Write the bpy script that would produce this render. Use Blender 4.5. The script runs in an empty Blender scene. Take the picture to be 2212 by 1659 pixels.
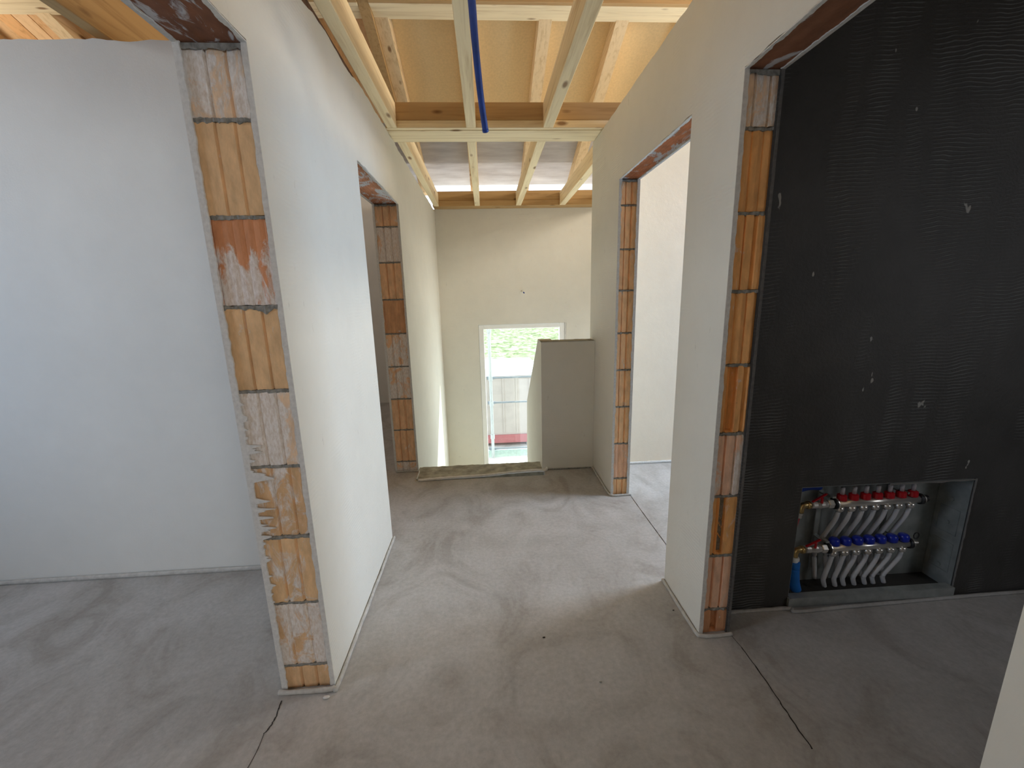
import bpy, bmesh, math, random
from mathutils import Vector, Matrix, noise
sc = bpy.context.scene
COL = sc.collection
# ------------------------------------------------------------------ camera
CAM = Vector((0, 0, 1.36))
R = Matrix(((0.99774, 0.03696, -0.05610), (-0.06308, 0.20601, -0.97651), (-0.02454, 0.97785, 0.20788)))
cd = bpy.data.cameras.new('camera'); cam = bpy.data.objects.new('camera', cd); COL.objects.link(cam)
zc = Vector((R[0][2], R[1][2], R[2][2])).normalized()
xc = Vector((R[0][0], R[1][0], R[2][0])); xc = (xc - zc*xc.dot(zc)).normalized(); yc = zc.cross(xc)
M = Matrix((xc, yc, zc)).transposed().to_4x4(); M.translation = CAM
cam.matrix_world = M
cd.sensor_width = 36; cd.lens = 36*889.1/2212; cd.clip_start = 0.02; cd.clip_end = 400
sc.camera = cam
# ------------------------------------------------------------------ world, sun, daylight at the windows, added fill lamps, exposure
w = bpy.data.worlds.new('sky'); sc.world = w; w.use_nodes = True
wn = w.node_tree.nodes; wl = w.node_tree.links
bg = wn['Background']; bg.inputs[0].default_value = (0.80, 0.90, 1.0, 1); bg.inputs[1].default_value = 2.1
sd = bpy.data.lights.new('sun', 'SUN'); sd.energy = 6.0; sd.angle = 0.009; sd.color = (1.0, 0.95, 0.86)
sun = bpy.data.objects.new('sun', sd); COL.objects.link(sun)
sun.rotation_euler = Vector((-.55, -.5, -.54)).to_track_quat('-Z', 'Y').to_euler(); sun.location = (6, 9, 8)
def area_lamp(name, loc, target, sx, sy, power, color, spread=180):
    l = bpy.data.lights.new(name, 'AREA'); l.shape = 'RECTANGLE'; l.size = sx; l.size_y = sy
    l.energy = power; l.color = color; l.spread = math.radians(spread)
    o = bpy.data.objects.new(name, l); COL.objects.link(o); o.location = loc
    o.rotation_euler = (Vector(target)-Vector(loc)).to_track_quat('-Z', 'Y').to_euler()
    return o
area_lamp('daylight_right_room', (3.62, 2.40, 1.65), (0, 2.15, 0.75), 1.0, 1.1, 80, (0.47, 0.69, 1.0))
area_lamp('daylight_left_room', (-4.05, 0.35, 1.45), (-1.6, 1.99, 1.25), 1.3, 1.2, 8.5, (0.34, 0.60, 1.0), 95)
area_lamp('daylight_behind', (2.10, -2.95, 1.55), (-1.0, 1.6, 1.1), 1.3, 1.2, 52, (0.95, 0.97, 1.0))
area_lamp('fill_dark_room', (3.12, -0.15, 1.5), (1.5, 1.48, 0.9), 0.8, 0.9, 10, (0.95, 0.96, 1.0))  # lamp added to lift the black wall; no window in this room
area_lamp('fill_attic_right', (3.60, 2.6, 3.1), (-1, 3.2, 3.3), 1.0, 0.6, 70, (1.0, 0.90, 0.75))  # lamp added inside the closed right gable to brighten the roof boards
area_lamp('fill_left_room_wall', (-4.05, 0.4, 2.9), (-1.7, 1.99, 1.75), 1.0, 0.6, 12, (0.95, 0.98, 1.0), 90)  # lamp added to brighten the upper left room wall; no opening behind it
area_lamp('fill_attic_left', (-4.05, 3.0, 2.75), (-1.6, 3.6, 3.5), 0.9, 0.5, 20, (1.0, 0.95, 0.86))  # lamp added to lift the left roof underside; the gable is closed
area_lamp('daylight_stair_window', (0.47, 5.60, -0.1), (0.3, 3, 0.3), 1.0, 2.0, 32, (0.93, 0.97, 1.0))
area_lamp('daylight_stair_side', (2.45, 4.3, 0.6), (0, 4.4, 0.9), 1.2, 1.6, 5, (1.0, 0.98, 0.90))
area_lamp('daylight_left_back_room', (-2.98, 3.9, 1.5), (0, 3.9, 1.2), 1.0, 1.0, 6, (0.85, 0.9, 1.0))
sc.view_settings.view_transform = 'Standard'; sc.view_settings.look = 'None'
sc.view_settings.exposure = 0.0; sc.view_settings.gamma = 1.0; sc.view_settings.use_curve_mapping = False
sc.cycles.max_bounces = 10; sc.cycles.diffuse_bounces = 7; sc.cycles.transparent_max_bounces = 12
sc.cycles.caustics_reflective = False; sc.cycles.caustics_refractive = False
# ------------------------------------------------------------------ material helpers
def newmat(name, rough=.8, metal=0, color=(.5,.5,.5)):
    m = bpy.data.materials.new(name); m.use_nodes = True
    b = m.node_tree.nodes['Principled BSDF']
    b.inputs['Roughness'].default_value = rough; b.inputs['Metallic'].default_value = metal
    b.inputs['Base Color'].default_value = (*color, 1)
    return m, m.node_tree.nodes, m.node_tree.links, b
def node(ns, t, **kw):
    n = ns.new(t)
    for k, v in kw.items():
        if k.startswith('i_'): n.inputs[k[2:].replace('_', ' ')].default_value = v
        else: setattr(n, k, v)
    return n
def noise_tex(ns, ls, vec, scale, detail=4, rough=.55, dist=0.0):
    n = ns.new('ShaderNodeTexNoise'); n.inputs['Scale'].default_value = scale; n.inputs['Detail'].default_value = detail
    n.inputs['Roughness'].default_value = rough; n.inputs['Distortion'].default_value = dist
    ls.new(vec, n.inputs['Vector']); return n.outputs['Fac']
def coords(ns, ls, scale=(1,1,1), obj=False, rot=(0,0,0), loc=(0,0,0)):
    if obj:
        t = ns.new('ShaderNodeTexCoord'); src = t.outputs['Object']
    else:
        g = ns.new('ShaderNodeNewGeometry'); src = g.outputs['Position']
    mp = ns.new('ShaderNodeMapping'); ls.new(src, mp.inputs['Vector']); mp.inputs['Scale'].default_value = scale
    mp.inputs['Rotation'].default_value = rot; mp.inputs['Location'].default_value = loc
    return mp.outputs['Vector']
def ramp(ns, ls, fac, stops):
    r = ns.new('ShaderNodeValToRGB'); e = r.color_ramp.elements
    while len(e) < len(stops): e.new(.5)
    for i, (p, c) in enumerate(stops):
        e[i].position = p
        if not hasattr(c, '__len__'): c = (c, c, c)
        e[i].color = (*c, 1)
    ls.new(fac, r.inputs['Fac']); return r.outputs['Color']
def mix(ns, ls, fac, a, b, bt='MIX'):
    m = ns.new('ShaderNodeMix'); m.data_type = 'RGBA'; m.blend_type = bt
    for s, v in ((m.inputs[0], fac), (m.inputs[6], a), (m.inputs[7], b)):
        if hasattr(v, 'is_linked') or isinstance(v, bpy.types.NodeSocket): ls.new(v, s)
        elif hasattr(v, '__len__'): s.default_value = (*v, 1)
        else: s.default_value = v
    return m.outputs[2]
def mth(ns, ls, op, a, b=0.0):
    m = ns.new('ShaderNodeMath'); m.operation = op
    for s, v in ((m.inputs[0], a), (m.inputs[1], b)):
        if isinstance(v, bpy.types.NodeSocket): ls.new(v, s)
        else: s.default_value = v
    return m.outputs[0]
def bump(ns, ls, b, h, strength=.3, dist=.01, prev=None):
    n = ns.new('ShaderNodeBump'); n.inputs['Strength'].default_value = strength; n.inputs['Distance'].default_value = dist
    ls.new(h, n.inputs['Height'])
    if prev: ls.new(prev, n.inputs['Normal'])
    ls.new(n.outputs[0], b.inputs['Normal']); return n.outputs[0]
def plaster_mat(name, c, marks=True, comb=False, seed=0):
    m, ns, ls, b = newmat(name, .9)
    v = coords(ns, ls, loc=(seed, seed, 0))
    n1 = noise_tex(ns, ls, v, 1.6, 5, .6)
    col = ramp(ns, ls, n1, [(.3, tuple(x*.93 for x in c)), (.7, tuple(min(1, x*1.04) for x in c))])
    n2 = noise_tex(ns, ls, v, 9, 4, .6)
    col = mix(ns, ls, .35, col, ramp(ns, ls, n2, [(.35, tuple(x*.94 for x in c)), (.65, c)]))
    if marks:   # scuffs and dirt marks
        vs = coords(ns, ls, (7, 7, 2.2), loc=(seed+3, 1, 2))
        n3 = noise_tex(ns, ls, vs, 4, 6, .7)
        k = ramp(ns, ls, n3, [(.655, 0.0), (.74, .42)])
        col = mix(ns, ls, k, col, (c[0]*.45, c[1]*.42, c[2]*.38))
    ls.new(col, b.inputs['Base Color'])
    h = noise_tex(ns, ls, v, 160, 3, .6)
    p = bump(ns, ls, b, h, .12, .004)
    h2 = noise_tex(ns, ls, v, 6, 4, .55)
    p = bump(ns, ls, b, h2, .25, .012, p)
    if comb:    # faint ripples left by the plasterer's comb
        vw = coords(ns, ls, (1, 1, 1))
        wv = ns.new('ShaderNodeTexWave'); wv.bands_direction = 'Z'; wv.inputs['Scale'].default_value = 22
        wv.inputs['Distortion'].default_value = 4; wv.inputs['Detail Scale'].default_value = .6; ls.new(vw, wv.inputs['Vector'])
        k = ramp(ns, ls, noise_tex(ns, ls, vw, 3.3, 2), [(.52, 0), (.62, 1)])
        hh = mth(ns, ls, 'MULTIPLY', wv.outputs['Fac'], k)
        bump(ns, ls, b, hh, .14, .004, p)
    return m
def simple(name, c, rough=.6, metal=0, var=.12, scale=30, bmp=.1, stretch=(1,1,1)):
    m, ns, ls, b = newmat(name, rough, metal, c)
    v = coords(ns, ls, stretch)
    n = noise_tex(ns, ls, v, scale, 4)
    ls.new(ramp(ns, ls, n, [(.3, tuple(x*(1-var) for x in c)), (.7, tuple(min(1, x*(1+var)) for x in c))]), b.inputs['Base Color'])
    if bmp: bump(ns, ls, b, n, bmp, .003)
    return m
def wood_mat(name, c, axis='Y', dark=.72, knots=True, seed=0):
    m, ns, ls, b = newmat(name, .7)
    s = {'Y': (22, 1.1, 22), 'X': (1.1, 22, 22), 'Z': (22, 22, 1.1)}[axis]
    v = coords(ns, ls, s, loc=(seed, seed*2, seed))
    n = noise_tex(ns, ls, v, 1.6, 6, .6, .6)
    cd_ = (c[0]*dark, c[1]*dark*.92, c[2]*dark*.8)
    col = ramp(ns, ls, n, [(.3, cd_), (.5, c), (.75, tuple(min(1, x*1.07) for x in c))])
    if knots:
        s2 = {'Y': (9, 3.2, 9), 'X': (3.2, 9, 9), 'Z': (9, 9, 3.2)}[axis]
        vo = ns.new('ShaderNodeTexVoronoi'); vo.inputs['Scale'].default_value = 1.0
        ls.new(coords(ns, ls, s2, loc=(seed*1.7, 0.3, .2)), vo.inputs['Vector'])
        k = ramp(ns, ls, vo.outputs['Distance'], [(.07, 1.0), (.16, 0.0)])
        col = mix(ns, ls, k, col, (c[0]*.35, c[1]*.25, c[2]*.18))
    ls.new(col, b.inputs['Base Color']); bump(ns, ls, b, n, .15, .003)
    return m
def brick_mat(name='fired_clay'):
    m, ns, ls, b = newmat(name, .85)
    at = ns.new('ShaderNodeAttribute'); at.attribute_name = 'tint'
    sm = ns.new('ShaderNodeAttribute'); sm.attribute_name = 'smear'
    v = coords(ns, ls, (1, 1, .35))
    n = noise_tex(ns, ls, v, 40, 5, .6)
    col = mix(ns, ls, .8, at.outputs['Color'], ramp(ns, ls, n, [(.3, .72), (.7, 1.12)]), 'MULTIPLY')
    vs = coords(ns, ls, (1, 1, .55), rot=(0, .5, 0))
    n2 = noise_tex(ns, ls, vs, 13, 8, .7, .9)
    # smear attribute 0..1 shifts the threshold of the plaster film
    t = mth(ns, ls, 'ADD', n2, mth(ns, ls, 'MULTIPLY', sm.outputs['Fac'], .42))
    k = ramp(ns, ls, t, [(.64, 0.0), (.73, .9)])
    fine = noise_tex(ns, ls, v, 130, 3, .7)
    film = ramp(ns, ls, fine, [(.3, (.62, .54, .46)), (.62, (.86, .83, .80))])
    col = mix(ns, ls, k, col, film)
    n4 = noise_tex(ns, ls, coords(ns, ls, (1, 1, .7), loc=(5, 2, 1)), 60, 4, .7)
    col = mix(ns, ls, ramp(ns, ls, n4, [(.70, 0.0), (.76, .6)]), col, (.12, .09, .07))
    ls.new(col, b.inputs['Base Color'])
    p = bump(ns, ls, b, n, .25, .004); bump(ns, ls, b, k, .3, .003, p)
    return m
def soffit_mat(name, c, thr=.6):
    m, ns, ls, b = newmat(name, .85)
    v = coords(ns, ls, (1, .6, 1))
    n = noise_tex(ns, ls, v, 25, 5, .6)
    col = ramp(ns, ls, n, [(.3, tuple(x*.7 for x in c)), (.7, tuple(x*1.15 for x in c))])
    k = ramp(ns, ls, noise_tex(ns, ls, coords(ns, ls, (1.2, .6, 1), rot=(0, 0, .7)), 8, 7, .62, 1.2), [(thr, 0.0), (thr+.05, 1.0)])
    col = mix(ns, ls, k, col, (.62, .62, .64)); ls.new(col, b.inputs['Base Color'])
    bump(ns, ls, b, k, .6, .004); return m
def floor_mat():
    m, ns, ls, b = newmat('screed', .88)
    v = coords(ns, ls, (1, 1, 1))
    n1 = noise_tex(ns, ls, v, 1.15, 3, .5, .8)
    col = ramp(ns, ls, n1, [(.30, (.31, .295, .275)), (.46, (.41, .402, .385)), (.56, (.455, .448, .438)), (.72, (.50, .495, .487))])
    n2 = noise_tex(ns, ls, coords(ns, ls, (1, .8, 1), loc=(4, 2, 0)), 3.4, 6, .62, 1.4)
    col = mix(ns, ls, .45, col, ramp(ns, ls, n2, [(.36, (.28, .255, .225)), (.48, (.43, .42, .402)), (.62, (.52, .515, .507))]))
    # arcs left by the float
    vo = ns.new('ShaderNodeTexVoronoi'); vo.inputs['Scale'].default_value = 1.3; vo.feature = 'F1'
    ls.new(v, vo.inputs['Vector'])
    k = ramp(ns, ls, vo.outputs['Distance'], [(.50, 0.0), (.54, .07), (.64, 0.0)])
    col = mix(ns, ls, k, col, (.55, .54, .52))
    n3 = noise_tex(ns, ls, v, 55, 4, .65)
    col = mix(ns, ls, .45, col, ramp(ns, ls, n3, [(.3, .72), (.7, 1.16)]), 'MULTIPLY')
    n4 = noise_tex(ns, ls, coords(ns, ls, loc=(9, 1, 0)), 26, 5, .75)
    col = mix(ns, ls, ramp(ns, ls, n4, [(.72, 0.0), (.78, .55)]), col, (.13, .11, .09))
    ls.new(col, b.inputs['Base Color'])
    p = bump(ns, ls, b, n3, .25, .003); bump(ns, ls, b, n2, .25, .01, p)
    return m
def tanking_mat():
    m, ns, ls, b = newmat('black_tanking', .62)
    v = coords(ns, ls)
    n1 = noise_tex(ns, ls, v, 2.2, 5, .6)
    col = ramp(ns, ls, n1, [(.3, (.036, .034, .031)), (.7, (.070, .067, .063))])
    wv = ns.new('ShaderNodeTexWave'); wv.bands_direction = 'Z'; wv.inputs['Scale'].default_value = 24
    wv.inputs['Distortion'].default_value = 9; wv.inputs['Detail'].default_value = 2; wv.inputs['Detail Scale'].default_value = .35
    ls.new(coords(ns, ls, (.8, 1, 1), rot=(0, .08, 0)), wv.inputs['Vector'])
    ka = ramp(ns, ls, noise_tex(ns, ls, coords(ns, ls, (3.4, 1, .7), loc=(.7, 0, 0)), 1.6, 4, .6), [(.48, 0.0), (.62, 1.0)])
    kb = ramp(ns, ls, noise_tex(ns, ls, coords(ns, ls, (1.0, 1, 1.5), loc=(3, 0, 1)), 3.2, 3, .6), [(.42, .1), (.58, 1.0)])
    k1 = mth(ns, ls, 'MULTIPLY', ka, kb)
    ridge = mth(ns, ls, 'MULTIPLY', ramp(ns, ls, wv.outputs['Fac'], [(.6, 0.0), (.95, 1.0)]), k1)
    col = mix(ns, ls, mth(ns, ls, 'MULTIPLY', ridge, .5), col, (.25, .265, .26))
    sp = noise_tex(ns, ls, coords(ns, ls, (1, 1, .6), loc=(2, 0, 3)), 14, 3, .5)
    col = mix(ns, ls, ramp(ns, ls, sp, [(.715, 0.0), (.73, .75)]), col, (.50, .49, .45))
    ls.new(col, b.inputs['Base Color'])
    p = bump(ns, ls, b, ridge, .5, .004); bump(ns, ls, b, noise_tex(ns, ls, v, 90, 3), .4, .004, p)
    return m
PL = plaster_mat('lime_plaster', (.74, .725, .66), comb=True)
PLW = plaster_mat('lime_plaster_warmed', (.87, .765, .61), marks=False, seed=4)  # plaster colour warmed to offset the blue lamp in the right room
PL2 = plaster_mat('lime_plaster_clean', (.74, .735, .695), marks=False, seed=4)
PLR = simple('plaster_edge', (.66, .655, .63), .95, var=.1, scale=80, bmp=.4)
DKR = simple('dark_render_edge', (.13, .125, .12), .95, var=.2, scale=60, bmp=.4)
CORE = simple('wall_core', (.16, .085, .05), .9, var=.3, scale=30, bmp=.3)
MORT = simple('mortar', (.25, .245, .22), .95, var=.35, scale=70, bmp=.8)
CLAY = brick_mat()
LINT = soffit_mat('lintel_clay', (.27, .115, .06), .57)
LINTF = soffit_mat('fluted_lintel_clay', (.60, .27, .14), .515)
FLOOR = floor_mat(); TANK = tanking_mat()
THR = simple('raw_concrete', (.34, .315, .245), .95, var=.35, scale=14, bmp=.6)
W_Y = wood_mat('spruce_joist', (.90, .76, .50), 'Y', .8)
W_X = wood_mat('spruce_beam', (.90, .76, .50), 'X', .8, seed=3)
W_XD = wood_mat('spruce_beam_dark', (.50, .32, .14), 'X', .75, seed=5)  # darker spruce copy; puts the shade of beam fronts into the colour
W_R = wood_mat('spruce_rafter', (.78, .60, .36), 'Y', .8, seed=7)
W_B = wood_mat('brown_board', (.46, .30, .13), 'Z', .8, seed=2)
BOARD = simple('chipboard_roof', (.76, .55, .28), .85, var=.06, scale=60, bmp=.1)
W_O = wood_mat('orange_plank', (.80, .46, .20), 'Y', .75, False, seed=8)
FOAM = simple('foam_strip', (.50, .49, .46), .9, var=.15, scale=40, bmp=.3)
WIN = simple('window_plastic', (.90, .92, .92), .35, var=.02, scale=10, bmp=0)
GAP = simple('joint_gap', (.03, .027, .025), .95, var=.2)
STEEL = simple('galvanised_steel', (.40, .43, .42), .45, .5, var=.2, scale=18, bmp=.05)
CHROME = simple('nickel', (.80, .77, .72), .28, .75, var=.05, scale=10, bmp=0)
BRASS = simple('brass', (.62, .45, .20), .35, 1.0, var=.1, scale=20, bmp=0)
RED = simple('red_plastic', (.50, .012, .02), .35, var=.05, bmp=0)
BLUE = simple('blue_plastic', (.012, .03, .42), .3, var=.05, bmp=0)
BLUEP = simple('blue_foam_pipe', (.01, .17, .62), .7, var=.1, bmp=.1)
BLUEH = simple('blue_conduit', (.006, .045, .30), .5, var=.25, scale=25, bmp=.1)
BLACK = simple('black_rubber', (.012, .012, .012), .5, var=.1, bmp=0)
PIPE = simple('white_heating_pipe', (.62, .63, .66), .35, var=.05, bmp=0)
CLEAR = simple('flow_meter_tube', (.55, .5, .5), .2, var=.02, bmp=0)
# roof membrane: lets a share of the daylight through
mm, ns, ls, b = newmat('roof_membrane', .8)
v = coords(ns, ls, (.5, 3, 1)); nn = noise_tex(ns, ls, v, 5, 5, .6)
cc = ramp(ns, ls, nn, [(.3, (.60, .58, .575)), (.7, (.80, .79, .785))]); ls.new(cc, b.inputs['Base Color'])
tr = ns.new('ShaderNodeBsdfTranslucent'); ls.new(cc, tr.inputs['Color'])
mx = ns.new('ShaderNodeMixShader'); mx.inputs[0].default_value = .34
ls.new(b.outputs[0], mx.inputs[1]); ls.new(tr.outputs[0], mx.inputs[2]); ls.new(mx.outputs[0], ns['Material Output'].inputs['Surface'])
MEMB = mm
# clear pane: transparent with a faint mirror
mm, ns, ls, b = newmat('window_glass', .05)
tp = ns.new('ShaderNodeBsdfTransparent'); gl = ns.new('ShaderNodeBsdfGlossy'); gl.inputs['Roughness'].default_value = .02
mx = ns.new('ShaderNodeMixShader'); mx.inputs[0].default_value = .05; ls.new(tp.outputs[0], mx.inputs[1]); ls.new(gl.outputs[0], mx.inputs[2])
tp.inputs['Color'].default_value = (.95, .98, .96, 1)
ls.new(mx.outputs[0], ns['Material Output'].inputs['Surface']); GLASS = mm
# ------------------------------------------------------------------ object helpers
WORLD = {}
def obj(name, bm, mat, parent=None, smooth=False, origin=None):
    me = bpy.data.meshes.new(name)
    bmesh.ops.recalc_face_normals(bm, faces=bm.faces) if not getattr(bm, '_keep', False) else None
    bm.to_mesh(me); bm.free()
    for mt in (mat if isinstance(mat, (list, tuple)) else [mat]): me.materials.append(mt)
    if origin is None:
        xs = [v.co for v in me.vertices]
        lo = Vector((min(v.x for v in xs), min(v.y for v in xs), min(v.z for v in xs)))
        hi = Vector((max(v.x for v in xs), max(v.y for v in xs), max(v.z for v in xs)))
        origin = Vector(((lo.x+hi.x)/2, (lo.y+hi.y)/2, lo.z))
    origin = Vector(origin)
    me.transform(Matrix.Translation(-origin))
    if smooth:
        for p in me.polygons: p.use_smooth = True
    o = bpy.data.objects.new(name, me); COL.objects.link(o)
    WORLD[o] = origin
    if parent: o.parent = parent; o.location = origin - WORLD[parent]
    else: o.location = origin
    return o
def thing(name, loc):
    o = bpy.data.objects.new(name, None); o.empty_display_size = .1; COL.objects.link(o)
    o.location = loc; WORLD[o] = Vector(loc); return o
def tag(o, label, cat, group=None):
    o['label'] = label; o['category'] = cat
    if group: o['group'] = group
    return o
def struct(o, label=None):
    o['kind'] = 'structure'
    if label: o['label'] = label
    return o
def bx(bm, x0, x1, y0, y1, z0, z1, bev=0, mi=0):
    vs = [bm.verts.new(p) for p in ((x0,y0,z0),(x1,y0,z0),(x1,y1,z0),(x0,y1,z0),(x0,y0,z1),(x1,y0,z1),(x1,y1,z1),(x0,y1,z1))]
    fs = [bm.faces.new([vs[i] for i in q]) for q in ((3,2,1,0),(4,5,6,7),(0,1,5,4),(1,2,6,5),(2,3,7,6),(3,0,4,7))]
    for f in fs: f.material_index = mi
    if bev:
        es = list({e for f in fs for e in f.edges})
        bmesh.ops.bevel(bm, geom=es, offset=bev, segments=1, affect='EDGES')
    return bm
def box(*a, **k):
    bm = bmesh.new(); bx(bm, *a, **k); return bm
def catmull(pts, n=8):
    P = [Vector(p) for p in pts]; P = [2*P[0]-P[1]] + P + [2*P[-1]-P[-2]]; out = []
    for i in range(1, len(P)-2):
        for k in range(n):
            t = k/n; a, b_, c, d = P[i-1:i+3]
            out.append(.5*((2*b_) + (-a+c)*t + (2*a-5*b_+4*c-d)*t*t + (-a+3*b_-3*c+d)*t**3))
    out.append(P[-2]); return out
def tube(bm, pts, r, seg=12, flat=1.0, cap=True, wob=0):
    pts = [Vector(p) for p in pts]; rings = []
    for i, p in enumerate(pts):
        d = (pts[min(i+1, len(pts)-1)] - pts[max(i-1, 0)]).normalized()
        u = d.cross(Vector((0, 0, 1))); u = u.normalized() if u.length > .05 else d.cross(Vector((0, 1, 0))).normalized()
        v_ = u.cross(d).normalized()
        rr = (r[i] if hasattr(r, '__len__') else r) * (1 + wob*noise.noise(p*30))
        rings.append([bm.verts.new(p + u*rr*math.cos(2*math.pi*k/seg) + v_*rr*flat*math.sin(2*math.pi*k/seg)) for k in range(seg)])
    for a, b_ in zip(rings, rings[1:]):
        for k in range(seg): bm.faces.new((a[k], a[(k+1) % seg], b_[(k+1) % seg], b_[k]))
    if cap: bm.faces.new(rings[0]); bm.faces.new(rings[-1])
    return bm
def lathe(bm, p, axis, prof, seg=20):
    """prof: list of (distance along axis, radius)"""
    p = Vector(p); a = Vector(axis).normalized()
    u = a.orthogonal().normalized(); v_ = a.cross(u); rings = []
    for t, r in prof:
        rings.append([bm.verts.new(p + a*t + (u*math.cos(2*math.pi*k/seg) + v_*math.sin(2*math.pi*k/seg))*max(r, 1e-4)) for k in range(seg)])
    for A, B in zip(rings, rings[1:]):
        for k in range(seg): bm.faces.new((A[k], A[(k+1) % seg], B[(k+1) % seg], B[k]))
    bm.faces.new(rings[0]); bm.faces.new(rings[-1]); return bm
def fr(x, seed, oct=4):
    s = 0; a = 1; f = 1
    for i in range(oct):
        s += a*noise.noise(Vector((x*f, seed*7.3+i*3.1, seed))); a *= .55; f *= 2.1
    return s
def strip(bm, P, D, L, N, IN, w0, amp, seed, step=.004, freq=22, th=.003, teeth=None, w1=None):
    """ragged ribbon: starts at P, runs along unit D for L, inner edge at w0+noise towards IN, raised th along N"""
    P = Vector(P); D = Vector(D); N = Vector(N); IN = Vector(IN)
    n = max(2, int(L/step)); prev = None
    for i in range(n+1):
        t = L*i/n
        wd = w0 + amp*fr(t*freq, seed)
        if teeth:
            a, b_, s = teeth
            if a < t < b_: wd += s*max(0, fr(t*60, seed+5, 3))*math.sin(math.pi*(t-a)/(b_-a))
        wd = max(.002, wd)
        q = P + D*t
        cur = (bm.verts.new(q), bm.verts.new(q+N*th), bm.verts.new(q+IN*wd+N*th), bm.verts.new(q+IN*(wd+.001)))
        if prev:
            for k in range(3): bm.faces.new((prev[k], prev[k+1], cur[k+1], cur[k]))
        else: bm.faces.new(cur)
        prev = cur
    bm.faces.new(prev[::-1]); return bm
# ------------------------------------------------------------------ the shell
H = 2.43
def skin(bm, x, nx, runs, th=.014, mi=0, step=.02):
    """plaster skin on plane x, facing nx. runs: (y0, y1, zb function, zt function)"""
    for y0, y1, zb, zt in runs:
        n = max(1, int((y1-y0)/step)); prev = None
        for i in range(n+1):
            y = y0 + (y1-y0)*i/n
            b0, t0 = zb(y), zt(y)
            cur = [bm.verts.new(p) for p in ((x, y, b0), (x, y, t0), (x-nx*th, y, t0), (x-nx*th, y, b0))]
            if prev:
                for k in range(4):
                    f = bm.faces.new((prev[k], prev[(k+1) % 4], cur[(k+1) % 4], cur[k])); f.material_index = mi
            else: bm.faces.new(cur).material_index = mi
            prev = cur
        bm.faces.new(prev[::-1]).material_index = mi
OT = 2.018     # door opening height
def const(z): return lambda y: z
def wall_along_y(name, xa, xb, segs, opens, y0, y1, zbot, top_a, top_b, label):
    """xa: face pointing -x, xb: face pointing +x; opens: list of (ya, yb)"""
    bm = bmesh.new(); th = .014
    ys = [y0]
    for a, b_ in opens: ys += [a, b_]
    ys.append(y1)
    for i in range(0, len(ys), 2):
        a, b_ = ys[i], ys[i+1]
        ca = a + (.0 if i == 0 else .03); cb = b_ - (0 if i == len(ys)-2 else .03)
        zb = zbot if b_ > 3.3 else 0
        if zb < 0 and a < 3.2:
            bx(bm, xa+th, xb-th, ca, cb, 0, H-.001, mi=1); bx(bm, xa+th, xb-th, 3.22, cb, zb, -.001, mi=1)
            for x, nx, tp in ((xa, -1, top_a), (xb, 1, top_b)):
                skin(bm, x, nx, [(a, 3.22, const(0), tp), (3.22, b_, const(zb), tp)], th)
        else:
            bx(bm, xa+th, xb-th, ca, cb, 0, H-.001, mi=1)
            for x, nx, tp in ((xa, -1, top_a), (xb, 1, top_b)): skin(bm, x, nx, [(a, b_, const(0), tp)], th, mi=2 if nx > 0 and xa > 0 and b_ < 1.8 else 0)
    for k, (a, b_) in enumerate(opens):
        bx(bm, xa+th, xb-th, a-.03, b_+.03, OT+.02, H-.001, mi=1)
        for x, nx, tp in ((xa, -1, top_a), (xb, 1, top_b)):
            skin(bm, x, nx, [(a, b_, lambda y, s=k+x: OT+.004+.005*fr(y*14, s, 3), tp)], th, step=.008)
    o = obj(name, bm, [PL, CORE, TANK]); return struct(o, label)
def topL(y): return min(H-.004, 2.335 + .088*min(1, max(0, (y-.6)/2.2)) + .016*fr(y*5, 2, 4)) if y < 3.2 else min(H-.004, 2.415+.01*fr(y*9, 5, 4))
def topR(y): return min(H-.004, H-.006 + .006*fr(y*7, 9, 3))
XL0, XL1 = -.777, -.591
XR0, XR1 = .810, .938
L1 = (.02, 1.262); L2 = (2.195, 3.152); R1 = (.500, 1.372); R2 = (1.700, 2.574)
wl_ = wall_along_y('wall_left', XL0, XL1, None, [L1, L2], -3.05, 5.44, -3.0, lambda y: H-.03+.01*fr(y*9, 3), topL,
                   'plastered corridor wall on the left with two doorless openings')
wr_ = wall_along_y('wall_right', XR0, XR1, None, [R1, R2], -.60, 3.21, 0, topR, lambda y: H-.01,
                   'plastered corridor wall on the right with two doorless openings')
# end wall of the stairwell with the window hole
WX0, WX1, WZ0, WZ1 = -.110, 1.050, -1.35, 1.006
bm = bmesh.new()
EY, EY2 = 5.44, 5.56
for a in ((XL0, WX0, EY, EY2, -3, H), (WX1, 2.62, EY, EY2, -3, H), (WX0, WX1, EY, EY2, WZ1, H), (WX0, WX1, EY, EY2, -3, WZ0)): bx(bm, *a)
struct(obj('wall_far', bm, PL), 'plastered end wall of the stairwell above and beside the window')
# stairwell right side
bm = bmesh.new(); bx(bm, 2.5, 2.62, 3.21, EY, -3, -.35); bx(bm, 2.5, 2.62, 3.21, EY, 1.6, H); bx(bm, 2.5, 2.62, 3.21, 3.6, -.35, 1.6); bx(bm, 2.5, 2.62, 5.0, EY, -.35, 1.6)
struct(obj('wall_stairwell', bm, PL2))
# right room (behind the dark wall)
bm = bmesh.new(); bx(bm, XR1, 3.72, 3.088, 3.208, 0, H)
struct(obj('wall_right_room_far', bm, PLW), 'bright white wall seen through the second doorway on the right')
bm = bmesh.new(); bx(bm, 3.6, 3.72, 1.62, 1.85, 0, H); bx(bm, 3.6, 3.72, 2.95, 3.088, 0, H); bx(bm, 3.6, 3.72, 1.85, 2.95, 0, 1.05); bx(bm, 3.6, 3.72, 1.85, 2.95, 2.2, H)
struct(obj('wall_right_room_side', bm, PL2))
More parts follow.
